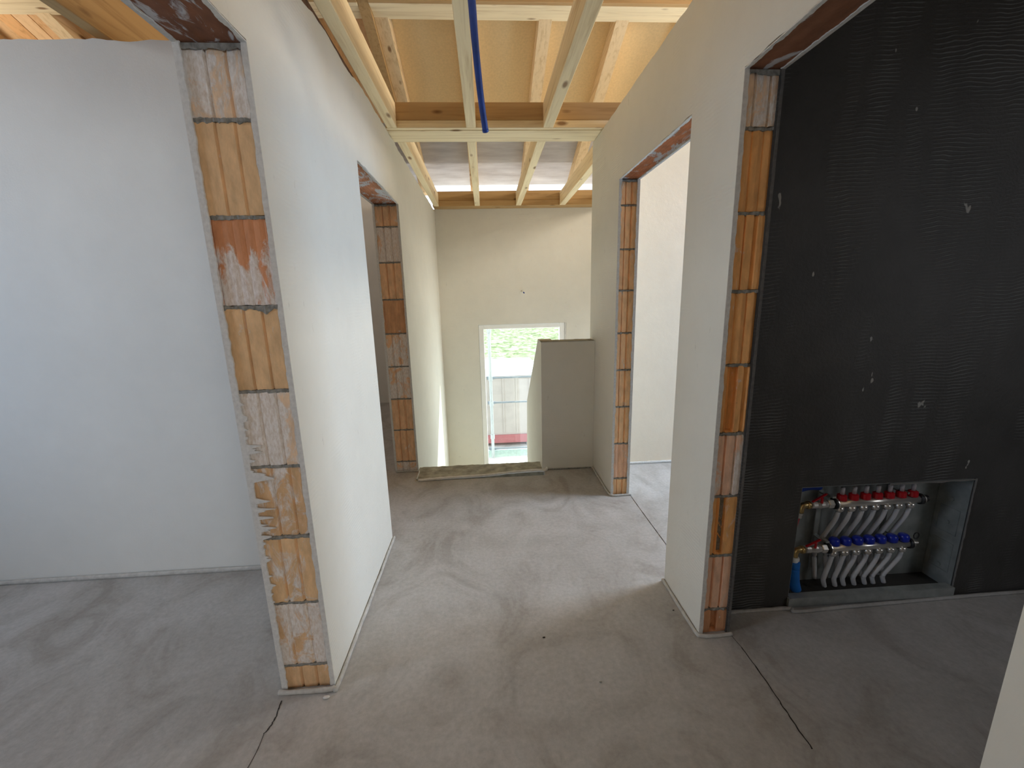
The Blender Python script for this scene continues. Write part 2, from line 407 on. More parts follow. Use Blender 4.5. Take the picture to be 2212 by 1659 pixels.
# dark wall with the cabinet hole
CX0, CX1, CZ0, CZ1 = 1.264, 2.022, .030, .566
bm = bmesh.new(); DY = 1.483
for a in ((XR1, CX0, DY, 1.612, 0, H), (CX1, 3.72, DY, 1.612, 0, H), (CX0, CX1, DY, 1.612, CZ1, H), (CX0, CX1, DY, 1.612, 0, CZ0)): bx(bm, *a)
struct(obj('wall_dark', bm, TANK), 'black waterproofed wall with combed trowel marks above the manifold cabinet')
struct(obj('wall_dark_back', box(CX0-.02, CX1+.02, 1.613, 1.619, 0, .7), PL2))
bm = bmesh.new(); bx(bm, 3.2, 3.3, -.6, DY, 0, H); bx(bm, XR0, 3.3, -.72, -.602, 0, H)
struct(obj('wall_dark_room_side', bm, TANK))
struct(obj('ceiling_dark_room_blocker', box(XR1+.005, 3.3, -.72, 1.6, H+.002, H+.05), W_B))  # unseen ceiling added to keep light out of the dark room
# left room
bm = bmesh.new(); n = 120; prev = None
x0_, x1_ = -4.1, XL0; y0_ = 1.990
for i in range(n+1):
    x = x0_ + (x1_-x0_)*i/n
    t = 2.402 + .007*fr(x*9, 11, 4)
    cur = [bm.verts.new(p) for p in ((x, y0_, 0), (x, y0_, t), (x, y0_+.12, t), (x, y0_+.12, 0))]
    if prev:
        for k in range(4): bm.faces.new((prev[k], prev[(k+1) % 4], cur[(k+1) % 4], cur[k]))
    else: bm.faces.new(cur)
    prev = cur
bm.faces.new(prev[::-1])
struct(obj('wall_left_room_far', bm, PL2), 'smooth grey-white wall of the left room')
bm = bmesh.new(); bx(bm, -4.1, -4.0, -2.6, -.2, 0, 3.2); bx(bm, -4.1, -4.0, 1.3, 1.99, 0, 3.2); bx(bm, -4.1, -4.0, -.2, 1.3, 0, .9); bx(bm, -4.1, -4.0, -.2, 1.3, 2.2, 3.2)
bx(bm, -4.1, XL0, -2.7, -2.6, 0, 3.2)
struct(obj('wall_left_room_side', bm, PL2))
# left rear room
bm = bmesh.new(); bx(bm, -3.0, XL0, 5.49, 5.6, 0, H); bx(bm, -3.12, -3.0, 2.11, 5.6, 0, H)
struct(obj('wall_left_rear_room', bm, PL2))
# wall behind the camera
bm = bmesh.new(); bx(bm, XL0, 3.75, -3.2, -3.06, 0, .9); bx(bm, XL0, 3.75, -3.2, -3.06, 2.2, H); bx(bm, XL0, 1.40, -3.2, -3.06, .9, 2.2); bx(bm, 2.80, 3.75, -3.2, -3.06, .9, 2.2)
struct(obj('wall_behind', bm, PL2))
# ------------------------------------------------------------------ floor
bm = bmesh.new()
for a in ((-4.1, 3.75, -3.2, 2.955), (-4.1, XL0-.001, 2.955, 5.6), (XL0-.001, XL1, 2.955, 3.153), (.41, 3.75, 2.955, 3.21)): bx(bm, a[0], a[1], a[2], a[3], -.2, 0)
fl = struct(obj('floor', bm, FLOOR), 'grey cement screed floor with float marks')
def crack(pts, w, seed, name):
    bm = bmesh.new(); P = catmull(pts, 10); prev = None
    for i, p in enumerate(P):
        d = (P[min(i+1, len(P)-1)]-P[max(i-1, 0)]).normalized(); s = Vector((-d.y, d.x, 0))
        ww = w*(.5+.8*abs(fr(i*.35, seed, 3)))+.0004; off = s*.003*fr(i*.3, seed+1, 3)*(w > .0018)
        cur = (bm.verts.new(p+off-s*ww+Vector((0, 0, .0011))), bm.verts.new(p+off+s*ww+Vector((0, 0, .0011))))
        if prev: bm.faces.new((prev[0], prev[1], cur[1], cur[0]))
        prev = cur
    o = obj(name, bm, GAP, fl); return o
crack([(.944, 2.555, 0), (.943, 2.3, 0), (.944, 1.997, 0), (.943, 1.72, 0)], .0016, 1, 'expansion_joint')
crack([(.945, 1.30, 0), (.945, 1.20, 0), (.941, 1.10, 0), (.937, 1.03, 0), (.934, .93, 0)], .0022, 2, 'floor_crack')
crack([(.938, 1.365, 0), (.941, 1.33, 0), (.945, 1.30, 0)], .0008, 3, 'floor_crack')
crack([(-.763, 1.225, 0), (-.755, 1.17, 0), (-.757, 1.136, 0), (-.765, 1.112, 0)], .0024, 4, 'floor_crack')
crack([(-.765, 1.112, 0), (-.760, 1.06, 0), (-.764, .98, 0)], .0009, 5, 'floor_crack')
# threshold of raw concrete at the top of the stairs
bm = bmesh.new(); n = 60; prev = None
for i in range(n+1):
    x = XL1 + (.408-XL1)*i/n; f = 2.958 + .088*i/n*1.0 + .003*fr(x*9, 3); bk = 3.215 + .004*fr(x*20, 4)
    row = [bm.verts.new((x, f + (bk-f)*j/8, .004 + .004*fr(x*14+j*1.7, 6, 3) - (.006 if j in (0,) else 0))) for j in range(9)]
    lo = [bm.verts.new((x, f, -.2)), bm.verts.new((x, bk, -.2))]
    cur = [lo[0]] + row + [lo[1]]
    if prev:
        for k in range(len(cur)): bm.faces.new((prev[k], prev[(k+1) % len(cur)], cur[(k+1) % len(cur)], cur[k]))
    else: bm.faces.new(cur)
    prev = cur
bm.faces.new(prev[::-1])
tag(obj('threshold_slab', bm, THR), 'raw brownish concrete threshold at the top of the stairwell', 'slab')
# parapet and the stair's centre wall
PZ = 1.024
bm = bmesh.new(); bx(bm, .400, XR0-.001, 3.052, 3.17, 0, PZ-.004)
tag(obj('stair_parapet', bm, PL, None), 'chest-high plastered parapet closing the stairwell beside the right wall', 'parapet')
obj_ = COL.objects[-1]
def prism(bm, pts, x0, x1):
    A = [bm.verts.new((x0, y, z)) for y, z in pts]; B = [bm.verts.new((x1, y, z)) for y, z in pts]
    bm.faces.new(A); bm.faces.new(B[::-1])
    for i in range(len(pts)):
        j = (i+1) % len(pts); bm.faces.new((A[i], A[j], B[j], B[i]))
    return bm
bm = prism(bmesh.new(), [(3.172, PZ), (3.26, PZ), (4.27, .265), (4.34, -.2), (4.34, -3), (3.215, -3), (3.215, -.21), (3.172, -.21)], .402, .50)
tag(obj('stair_centre_wall', bm, PL, None), 'plastered stair wall whose top slopes down towards the window', 'wall')
bm = bmesh.new(); strip(bm, (.400, 3.050, PZ-.004), (1, 0, 0), .40, (0, 0, 1), (0, 1, 0), .10, .012, 21, th=.006)
obj('rough_cap', bm, THR, obj_)
# stairs (hidden below the edge)
bm = bmesh.new()
pts = [(3.216, -.205)]
y, z = 3.216, -.18
poly = [(3.216, -.18)]
for i in range(8):
    poly += [(y+.27, z)]; z -= .18; poly += [(y+.27, z)]; y += .27
poly += [(3.216, z-.0), ]
prism(bm, poly, XL1+.002, .398)
tag(obj('concrete_staircase', bm, THR), 'concrete stairs descending behind the threshold towards the tall window', 'staircase')
struct(obj('floor_lower', box(-.8, 2.7, 3.2, 5.8, -3.1, -3.0), FLOOR))
# ------------------------------------------------------------------ jambs of hollow clay blocks
def jamb(parent, xa, xb, y, courses, blocks, wl, wr, amp, seed, teeth=None, dark=False):
    """blocks: list bottom->top of dict(p=profile fn, t=tint, s=smear fn)"""
    bm = bmesh.new()
    lt = bm.verts.layers.float_color.new('tint'); lsm = bm.verts.layers.float.new('smear')
    mb = bmesh.new(); rnd = random.Random(seed)
    a, b_ = xa+.006, xb-.006
    NX = 64
    for i, blk in enumerate(blocks):
        z0, z1 = courses[i]+.005, courses[i+1]-.005
        if i == 0: z0 = courses[0]+.002
        NZ = max(8, int((z1-z0)/.008)); grid = []
        dx = rnd.uniform(-.03, .03); base = rnd.uniform(.002, .006)
        for j in range(NZ+1):
            v_ = j/NZ; row = []
            for k in range(NX+1):
                u = k/NX; x = a+(b_-a)*u; z = z0+(z1-z0)*v_
                edge = .0025*(max(0, 1-min(v_, 1-v_)*NZ/1.5))
                d = base + blk['p'](min(1, max(0, u+dx)), v_) + edge + .0006*fr(x*60+z*40, seed+i, 3)
                zz = z + (.0025*fr(x*50, seed+i*3+(j > 0), 3) if j in (0, NZ) else 0)
                vv = bm.verts.new((x, y+.003+d, zz)); vv[lt] = (*blk['t'], 1); vv[lsm] = blk['s'](u, v_)
                row.append(vv)
            grid.append(row)
        for j in range(NZ):
            for k in range(NX):
                bm.faces.new((grid[j][k], grid[j][k+1], grid[j+1][k+1], grid[j+1][k]))
        # top and bottom returns
        for row, dz in ((grid[0], 0), (grid[-1], 0)):
            bk = [bm.verts.new((q.co.x, y+.029, q.co.z)) for q in row]
            for q, s in zip(bk, row): q[lt] = s[lt]; q[lsm] = 0
            for k in range(NX): bm.faces.new((row[k], row[k+1], bk[k+1], bk[k]))
        # mortar bed above this course
        if i < len(blocks)-1:
            zc_ = courses[i+1]
            prev = None
            for k in range(NX+1):
                u = k/NX; x = a+(b_-a)*u
                hi = zc_+.006+.003*fr(x*40, seed+i+50, 4); lo = zc_-.006-.004*abs(fr(x*38, seed+i+90, 4))-blk.get('drip', 0)*max(0, fr(x*24, seed+i+33, 3))
                yy = y+.003+base+.0015+.004*fr(x*50, seed+i+9, 3)
                cur = (mb.verts.new((x, y+.028, hi)), mb.verts.new((x, yy, hi-.002)), mb.verts.new((x, yy-.001, zc_)), mb.verts.new((x, yy, lo+.001)), mb.verts.new((x, y+.028, lo)))
                if prev:
                    for q in range(4): mb.faces.new((prev[q], prev[q+1], cur[q+1], cur[q]))
                prev = cur
    o = obj('brick_jamb', bm, CLAY, parent, smooth=False)
    bx(mb, a, b_, y+.0285, y+.0298, courses[0], courses[-1])
    strip(mb, (a, y+.004, courses[-1]), (1, 0, 0), b_-a, (0, -1, 0), (0, 0, -1), .012, .006, seed+70, th=.002, freq=30)
    obj('mortar_bed', mb, MORT, parent)
    pe = bmesh.new(); Ht = courses[-1]
    strip(pe, (xa+.0004, y+.003, 0), (0, 0, 1), Ht+.004, (0, -1, 0), (1, 0, 0), wl, amp, seed+1, th=.004, teeth=teeth)
    if dark:
        obj('plaster_edge', pe, PLR, parent); pe = bmesh.new()
    strip(pe, (xb-.0004, y+.003, 0), (0, 0, 1), Ht+.004, (0, -1, 0), (-1, 0, 0), wr, amp*.8, seed+2, th=.004)
    obj('plaster_edge', pe, DKR if dark else PLR, parent)
def flat2(g=.003):   # flat block with two thin steps
    def p(u, v): return (g*1.8 if .36 < u < .39 else 0) + (.002 if u > .39 else 0) + (g*1.6 if .66 < u < .69 else 0) + (.0015 if u > .69 else 0)
    return p
def flutes(n, dep, ph=0):
    def p(u, v):
        t = (u*n+ph) % 1; return dep*(1-abs(2*t-1)**.6)*(1 if t < .5 else .6)
    return p
def ribs(cuts, dep):   # wide lands separated by rounded grooves
    def p(u, v):
        d = 0
        for c, w_ in cuts:
            q = abs(u-c)/w_
            if q < 1: d = max(d, dep*math.cos(q*math.pi/2)**.7)
        return d
    return p
def channel(c0, c1, dep, base=None):
    def p(u, v):
        d = base(u, v) if base else 0
        if c0 < u < c1 and .03 < v < .97: d = dep
        return d
    return p
TAN = (.82, .54, .29); TAN2 = (.76, .49, .265); REDB = (.68, .30, .14); PALE = (.88, .64, .43); OR = (.88, .46, .17); PK = (.88, .56, .38)
def S(v): return lambda u, w_: v
cz = [0.0, .097, .352, .601, .850, 1.096, 1.349, 1.596, 1.842, 2.018]
rb = ribs([(.36, .025), (.66, .025)], .009)
bl = [dict(p=rb, t=TAN2, s=S(.12)), dict(p=ribs([(.30, .02), (.66, .03)], .005), t=TAN2, s=lambda u, w_: .45+.15*w_), dict(p=rb, t=TAN, s=lambda u, w_: .25+.2*math.sin(3*w_)),
      dict(p=flat2(.004), t=TAN2, s=lambda u, w_: .50-.15*w_), dict(p=rb, t=TAN, s=lambda u, w_: .32+.28*(1-u)+.1), dict(p=rb, t=PALE, s=lambda u, w_: .55+.2*(1-u)),
      dict(p=flat2(.005), t=TAN, s=S(.05), drip=.02), dict(p=flutes(6, .0035), t=REDB, s=lambda u, w_: .08+.56*max(0, min(1, (.74-w_+.12*math.sin(u*9)+.08*math.sin(u*23))/.28))), ]
bl = [bl[0], bl[1], bl[2], bl[3], bl[5], bl[6], bl[7], dict(p=flat2(.004), t=TAN, s=S(.0), drip=.012), dict(p=flat2(.005), t=PALE, s=lambda u, w_: .62 if (u < .4 or u > .7) else .38)]
bl[7]['drip'] = .022
jamb(wl_, XL0, XL1, L1[1], cz, bl, .018, .016, .004, 3, teeth=(.28, 1.14, .095))
czr = [0.0, .108, .350, .602, .850, 1.104, 1.358, 1.607, 1.858, 2.018]
g3 = ribs([(.33, .035), (.66, .035)], .012)
bl = [dict(p=channel(.38, .62, .018), t=(.66, .34, .18), s=S(.1)), dict(p=g3, t=PK, s=S(.15)), dict(p=channel(.36, .60, .020, ribs([(.30, .04)], .008)), t=OR, s=S(.12)),
      dict(p=g3, t=PK, s=lambda u, w_: .30+.35*(u > .66)), dict(p=channel(.34, .60, .020, ribs([(.3, .05), (.85, .08)], .008)), t=OR, s=S(.12)),
      dict(p=flutes(3, .010, .5), t=OR, s=S(.10)), dict(p=ribs([(.36, .02), (.68, .07)], .010), t=OR, s=S(.16), drip=.006), dict(p=flutes(3, .009, .35), t=OR, s=S(.08)),
      dict(p=ribs([(.28, .03), (.70, .04)], .010), t=PALE, s=lambda u, w_: .45 if u > .3 else .3)]
jamb(wr_, XR0, XR1, R1[1], czr, bl, .016, .010, .003, 5, dark=True)
cz2 = [0.0, .120, .372, .629, .876, 1.115, 1.379, 1.626, 1.877, 2.018]
g2 = ribs([(.30, .02), (.62, .05)], .009)
bl = [dict(p=g2, t=(.98, .62, .33), s=S(.08)) for i in range(9)]
bl[1] = dict(p=flutes(3, .008, .4), t=(.92, .58, .38), s=S(.15)); bl[5]['s'] = S(.22)
jamb(wr_, XR0, XR1, R2[1], cz2, bl, .016, .016, .005, 8)
cl2 = [0.0, .084, .349, .601, .856, 1.107, 1.359, 1.623, 1.870, 2.018]
g2 = ribs([(.32, .03), (.60, .045)], .010)
tt = [.6, .15, .1, .5, .55, .1, .08, .7, .08]
bl = [dict(p=g2 if i != 5 else flutes(5, .006), t=(.86, .54, .31) if i != 5 else (.68, .37, .19), s=S(tt[i])) for i in range(9)]
jamb(wl_, XL0, XL1, L2[1], cl2, bl, .014, .014, .004, 12)
# soffits under the lintels
def soffit(parent, xa, xb, y0, y1, mat, flute, seed):
    bm = bmesh.new(); a, b_ = xa+.004, xb-.004; n = 120 if flute else 30
    pr = None
    for k in range(n+1):
        x = a+(b_-a)*k/n
        d = (.006*abs(math.sin(math.pi*(x-a)/.0095)) if flute else .002*fr(x*30, seed, 2))
        cur = (bm.verts.new((x, y0, OT+.003+d)), bm.verts.new((x, y1+.02, OT+.003+d)), bm.verts.new((x, y1+.02, OT+.019)), bm.verts.new((x, y0, OT+.019)))
        if pr:
            for q in range(4): bm.faces.new((pr[q], pr[(q+1) % 4], cur[(q+1) % 4], cur[q]))
        else: bm.faces.new(cur)
        pr = cur
    bm.faces.new(pr[::-1])
    obj('lintel', bm, mat, parent)
    pe = bmesh.new()
    strip(pe, (xa, y0, OT+.003), (0, 1, 0), y1-y0, (0, 0, -1), (1, 0, 0), .012, .006, seed+1, th=.003)
    strip(pe, (xb, y0, OT+.003), (0, 1, 0), y1-y0, (0, 0, -1), (-1, 0, 0), .012, .006, seed+2, th=.003)
    obj('soffit_plaster_edge', pe, PLR, parent)
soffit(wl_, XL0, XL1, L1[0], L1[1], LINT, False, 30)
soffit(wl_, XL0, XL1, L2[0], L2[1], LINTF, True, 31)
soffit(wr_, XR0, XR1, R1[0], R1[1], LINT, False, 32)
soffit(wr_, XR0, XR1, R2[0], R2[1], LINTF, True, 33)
# ------------------------------------------------------------------ foam edge strips
def foam(pts, label, r=.007, flat=1.3, seed=0, mat=FOAM):
    P = catmull(pts, 10); P = [p + Vector((.0015*fr(i*.3, seed, 2), .0015*fr(i*.3, seed+4, 2), 0)) for i, p in enumerate(P)]
    bm = bmesh.new(); tube(bm, P, r, 8, flat, wob=.2)
    return tag(obj('edge_strip', bm, mat, smooth=True), label, 'foam strip', 'foam edge strips along the wall feet')
z = .006
foam([(XL1+.008, 2.20, z), (XL1+.009, 1.9, z), (XL1+.008, 1.6, z), (XL1+.008, 1.28, z), (XL1-.004, 1.250, z+.003), (XL1-.06, 1.246, z+.004), (XL0+.04, 1.247, z+.003), (XL0-.006, 1.252, z)],
     'grey foam edge strip along the foot of the nearest left pier', .0075, 1.2, 1)
foam([(XR0-.008, 1.70, z), (XR0-.009, 1.55, z), (XR0-.008, 1.385, z), (XR0+.004, 1.362, z), (XR0+.06, 1.356, z), (XR1+.004, 1.360, z)],
     'grey foam edge strip around the foot of the nearest right pier', .007, 1.2, 2)
foam([(XR0-.007, 3.04, z+.004), (XR0-.010, 2.92, z+.003), (XR0-.009, 2.75, z), (XR0-.009, 2.60, z), (XR0+.006, 2.563, z), (XR0+.07, 2.560, z), (XR1+.01, 2.562, z)],
     'foam edge strip around the brick jamb of the far right doorway', .007, 1.2, 3)
foam([(XL0+.01, 3.140, z), (XL0+.08, 3.142, z), (XL1+.004, 3.135, z), (XL1+.008, 3.06, z), (XL1+.006, 2.975, z+.004), (XL1+.03, 2.950, z+.004), (-.35, 2.968, z+.004), (-.05, 2.985, z+.003), (.15, 3.015, z+.003), (.34, 3.028, z+.004), (.415, 3.02, z+.006), (.435, 3.06, z+.008), (.405, 3.10, z+.014)][5:],
     'pale foam strip in front of the raw concrete threshold', .011, 1.1, 4, simple('pale_foam', (.80, .79, .75), .8, var=.1, scale=40, bmp=.2))
foam([(XL0+.01, 3.140, z), (XL0+.08, 3.142, z), (XL1-.01, 3.138, z), (XL1+.008, 3.12, z), (XL1+.010, 3.0, z), (XL1+.012, 2.975, z)],
     'foam strip at the foot of the far left brick jamb', .006, 1.2, 5)
foam([(.445, 3.045, z), (.6, 3.044, z), (.79, 3.044, z)], 'foam strip along the foot of the stair parapet', .005, 1.2, 6, MORT)
foam([(-3.95, 1.980, z+.004), (-3, 1.981, z+.004), (-2, 1.981, z+.005), (-1.2, 1.981, z+.004), (-.80, 1.981, z+.004)], 'foam strip along the smooth wall of the left room', .009, 1.5, 7, FOAM)
foam([(XR1+.02, 3.08, z+.004), (1.5, 3.08, z+.004), (2.4, 3.08, z+.004)], 'foam strip along the bright wall of the far right room', .008, 1.5, 8, PLR)
foam([(.96, 1.470, z), (1.10, 1.472, z), (1.262, 1.468, z+.002), (1.285, 1.448, z+.002), (1.5, 1.455, z+.002), (1.8, 1.462, z), (2.2, 1.470, z), (3.0, 1.472, z)], 'dark screed lip under the manifold cabinet', .009, .8, 9, FLOOR)
# ------------------------------------------------------------------ window
wn_ = struct(thing('window_1', (.47, 5.47, WZ0)), 'tall white-framed fixed window at the foot of the stairwell')
bm = bmesh.new(); fw = .068
a, b_ = WX0+.001, WX1-.018
for q in ((a, a+fw, WZ0, WZ1-.001), (b_-fw, b_, WZ0, WZ1-.001), (a+fw, b_-fw, WZ1-.001-.06, WZ1-.001), (a+fw, b_-fw, WZ0, WZ0+.07)):
    bx(bm, q[0], q[1], 5.452, 5.52, q[2], q[3], bev=.004)
obj('window_frame', bm, WIN, wn_)
bm = bmesh.new(); bx(bm, a+fw-.012, b_-fw+.012, 5.484, 5.490, WZ0+.06, WZ1-.052); obj('pane', bm, GLASS, wn_)
bm = bmesh.new(); bx(bm, WX1-.017, WX1-.001, 5.441, 5.53, WZ0, WZ1-.001); obj('reveal_bead', bm, PLR, wn_)
# ------------------------------------------------------------------ ceiling timbers
def timber(name, x0, x1, y0, y1, z0, z1, mat, label, cat, group=None, bev=.003):
    return tag(obj(name, box(x0, x1, y0, y1, z0, z1, bev=bev), mat), label, cat, group)
JG = 'ceiling joists over the corridor'
JZ = 2.575
timber('ceiling_joist', -.588, -.526, -3.0, 2.949, H, JZ, W_Y, 'pale spruce joist hugging the left corridor wall, near bay', 'joist', JG)
timber('ceiling_joist', -.085, -.022, -3.0, 2.949, H, JZ, W_Y, 'pale spruce joist beside the hanging blue pipe, near bay', 'joist', JG)
timber('ceiling_joist', .415, .481, -3.0, 2.949, H, JZ, W_Y, 'pale spruce joist right of the hanging blue pipe, near bay', 'joist', JG)
JF = 'ceiling joists over the stairwell'
for (a, b_, l) in ((-.575, -.517, 'leftmost stairwell joist against the left wall'), (-.090, -.028, 'stairwell joist second from the left wall'),
                   (.405, .468, 'third stairwell joist, beyond the cross beam'), (.935, 1.005, 'stairwell joist above the parapet side, partly behind the right wall'), (1.48, 1.545, 'stairwell joist furthest right')):
    timber('ceiling_joist', a, b_, 3.195, 5.279, H, JZ, W_Y, l, 'joist', JF)
cb = thing('cross_beam', (.4, 3.05, H)); tag(cb, 'pale spruce cross beam spanning the corridor between the two bays', 'beam')
obj('front_plank', box(-.598, 1.6, 2.952, 2.985, H+.001, H+.045, bev=.002), W_X, cb)
obj('front_board', box(-.598, 1.6, 2.953, 2.986, H+.046, JZ+.005, bev=.002), W_XD, cb)  # front shade painted in with the darker spruce
obj('rear_beam', box(-.598, 1.6, 2.990, 3.190, H-.002, JZ+.002, bev=.003), W_X, cb)
eb = thing('wall_plate_beam', (.9, 5.35, H)); tag(eb, 'brown timber plate beam on top of the stairwell end wall', 'beam')
obj('lower_plank', box(-.588, 2.6, 5.283, 5.50, H+.001, H+.065, bev=.002), W_XD, eb)
obj('upper_plank', box(-.588, 2.6, 5.290, 5.40, H+.066, 2.600, bev=.002), W_XD, eb)
# left room timbers
timber('ceiling_joist', -1.545, -1.490, -2.5, 2.6, 2.43, 2.66, wood_mat('weathered_joist', (.52, .34, .15), 'Y', .7, seed=12), 'brown joist above the left room next to its doorway lintel', 'joist')
# roof
RA, RB = 4.90, .404
def rz_(y): return RA - RB*y
ang = math.atan(RB)
def sloped(name, x0, x1, y0, y1, low, high, mat, bev=.003, parent=None):
    bm = prism(bmesh.new(), [(y0, rz_(y0)+low), (y1, rz_(y1)+low), (y1, rz_(y1)+high), (y0, rz_(y0)+high)], x0, x1)
    return obj(name, bm, mat, parent)
RG = 'roof rafters'
rx = [(-3.75, 'rafter far left above the left room'), (-3.15, 'second rafter from the left above the left room'), (-2.57, 'third rafter from the left above the left room'), (-1.97, 'fourth rafter from the left above the left room'), (-1.38, 'rafter above the edge of the left room'),
      (-.755, 'rafter with the brown board at its side above the left wall'), (-.135, 'rafter hidden above the joist beside the blue pipe'), (.488, 'rafter right of the blue pipe, above the corridor'), (1.090, 'rafter above the right corridor wall'), (1.70, 'rafter right of the stairwell'), (2.3, 'rafter above the right room'), (2.9, 'rafter at the right end of the roof')]
for x, l in rx:
    tag(sloped('roof_rafter', x, x+.10, -1.0, 5.62, 0, .14, W_R), l, 'rafter', RG)
tag(sloped('infill_board', -.835, -.757, 2.7, 4.6, -.05, .139, W_B), 'brown board fixed to the left side of the leftmost corridor rafter', 'board')
pu = thing('purlin', (0, 3.6, 3.43)); tag(pu, 'long pale purlin crossing beneath the rafters', 'beam')
for a, b_ in ((-3.98, -.838), (-.756, 3.6)):
    obj('lower_plank', box(a, b_, 3.490, 3.66, 3.430, 3.455, bev=.002), W_X, pu)
    obj('upright_plank', box(a, b_, 3.455, 3.488, 3.432, 3.56, bev=.002), W_XD, pu)  # dark tone stands in for shade on the purlin's front
struct(sloped('ceiling_roof', -4.3, 3.9, -1.0, 4.70, .141, .17, BOARD), 'tan chipboard roof deck above the rafters')
bm = bmesh.new()
for k in range(30):
    xa = -4.2 + k*.112; lo = .10 + .004*(k % 3)
    n0 = len(bm.faces)
    prism(bm, [(2.6, rz_(2.6)+lo), (4.69, rz_(4.69)+lo), (4.69, rz_(4.69)+.139), (2.6, rz_(2.6)+.139)], xa, xa+.110)
    bm.faces.ensure_lookup_table()
    for f in bm.faces[n0:]: f.material_index = k % 3
struct(obj('ceiling_planks', bm, [W_O, wood_mat('plank_light', (.85, .58, .32), 'Y', .85, False, seed=15), wood_mat('plank_tan', (.76, .48, .24), 'Y', .8, False, seed=18)]), 'orange and tan roof planks above the left room')
tag(sloped('roof_membrane', -4.3, 3.9, 4.702, 5.66, .141, .145, MEMB), 'grey translucent roofing membrane near the eaves', 'membrane')
tag(sloped('membrane_shade', -4.3, 3.9, 4.60, 5.34, .22, .25, simple('membrane_shade_clay', (.22, .10, .07), .8)), 'opaque layer added above the grey membrane to shade it, ending short of the eaves', 'roof')  # unseen layer added so the membrane dims above and brightens at the eaves
ro = prism(bmesh.new(), [(-1.0, rz_(-1)+.141), (-1.0, rz_(-1)+.17), (-3.6, rz_(-1)-.88), (-3.6, rz_(-1)-.91)], -4.3, 3.9)
struct(obj('ceiling_roof_rear', ro, BOARD))
# gables
for nm, x in (('wall_gable_left', -4.22), ('wall_gable_right', 3.76)):
    bm = prism(bmesh.new(), [(-3.6, 0), (5.6, 0), (5.6, rz_(5.6)+.13), (-1.0, rz_(-1)+.13), (-3.6, rz_(-1)-.93)], x, x+.08) if False else bmesh.new()
    prism(bm, [(-3.55, 2.3), (5.55, 2.3), (5.55, rz_(5.55)+.13), (-1.0, rz_(-1)+.13), (-3.55, rz_(-1)-.90)], x, x+.08)
    struct(obj(nm, bm, W_O))
bm = bmesh.new(); bx(bm, -4.2, 3.8, -3.5, -3.45, 0, rz_(-1)-.9)
struct(obj('wall_rear_outer', bm, PL2))
bm = bmesh.new(); bx(bm, -4.2, XL0-.005, 5.61, 5.66, 0, 2.78); struct(obj('wall_left_outer', bm, PL2))
bm = bmesh.new(); bx(bm, 2.63, 3.8, 5.45, 5.7, -3, 2.78); struct(obj('wall_right_outer', bm, PL2))
bm = bmesh.new(); bx(bm, 3.76, 3.84, -3.5, 1.62, 0, 2.3); bx(bm, -4.22, -4.14, -3.5, -.25, 0, 2.3); bx(bm, -4.22, -4.14, 1.35, 5.6, 0, 2.3); bx(bm, 3.76, 3.84, 3.09, 5.6, 0, 2.3); struct(obj('wall_outer', bm, PL2))
# ------------------------------------------------------------------ hanging blue conduit and cable stub
P = catmull([(-.045, 1.22, 2.42), (-.020, 1.42, 2.385), (-.010, 1.60, 2.33), (-.003, 1.76, 2.27), (.010, 1.90, 2.17), (.026, 1.995, 2.075)], 10)
P = [Vector((-.048, 1.0, 2.50)), Vector((-.05, 1.12, 2.45))] + P
bm = bmesh.new(); tube(bm, P, .0135, 16)
hose = thing('hanging_pipe', P[0]); tag(hose, 'dark blue plastic conduit hanging down from the corridor ceiling', 'pipe')
obj('conduit', bm, BLUEH, hose, smooth=True)
d = (P[-1]-P[-4]).normalized()
bm = bmesh.new(); lathe(bm, P[-1]-d*.004, d, [(0, .0142), (.010, .0142), (.0101, .010), (.002, .0095)], 16)
obj('conduit_end', bm, BLUEH, hose)
bm = bmesh.new()
for k in range(5):
    q = P[-4-k*2] + Vector((random.Random(k).uniform(-.004, .004), -.012, .004)); bmesh.ops.create_icosphere(bm, subdivisions=1, radius=.0045, matrix=Matrix.Translation(q) @ Matrix.Diagonal((.9, .5, 2.0, 1)))
pp = obj('plaster_splash', bm, PLR, hose, smooth=True); pp['label'] = 'grey plaster splashes on the lower end'
cs = thing('cable_stub', (.475, 5.435, 1.418)); tag(cs, 'small cable stub poking out of the stairwell end wall above the window', 'cable')
bm = bmesh.new(); tube(bm, [(.468, 5.442, 1.425), (.478, 5.40, 1.417), (.486, 5.375, 1.408)], .009, 10); obj('sleeve', bm, WIN, cs, smooth=True)
bm = bmesh.new(); tube(bm, [(.485, 5.377, 1.409), (.492, 5.355, 1.400)], .0075, 8); obj('cable', bm, BLUEH, cs, smooth=True)
# ------------------------------------------------------------------ manifold cabinet
cab = thing('manifold_cabinet', ((CX0+CX1)/2, DY, CZ0)); tag(cab, 'galvanised steel cabinet recessed in the dark wall just above the floor', 'cabinet')
t = .0015
obj('back_panel', box(CX0+.001, CX1-.001, 1.606, 1.609, CZ0+.001, CZ1-.001), STEEL, cab)
bm = bmesh.new(); bx(bm, CX0+.001, CX0+.001+t, DY+.002, 1.605, CZ0+.001, CZ1-.001); sp = obj('side_panel', bm, STEEL, cab)
bm = bmesh.new(); bx(bm, CX1-.001-t, CX1-.001, DY+.002, 1.605, CZ0+.001, CZ1-.001)
sp = obj('side_panel', bm, STEEL, cab)
bm = bmesh.new()
for q0, q1 in ((.10, .24), (.28, .40)):
    for s in ((1.505, 1.507, q0, q1), (1.585, 1.587, q0, q1), (1.507, 1.585, q0, q0+.002), (1.507, 1.585, q1-.002, q1)): bx(bm, CX1-.005, CX1-.0026, *s)
for zz in (.12, .33, .44): lathe(bm, (CX1-.003, 1.545, zz), (-1, 0, 0), [(0, .009), (.004, .008)], 12)
obj('knockout', bm, STEEL, sp)
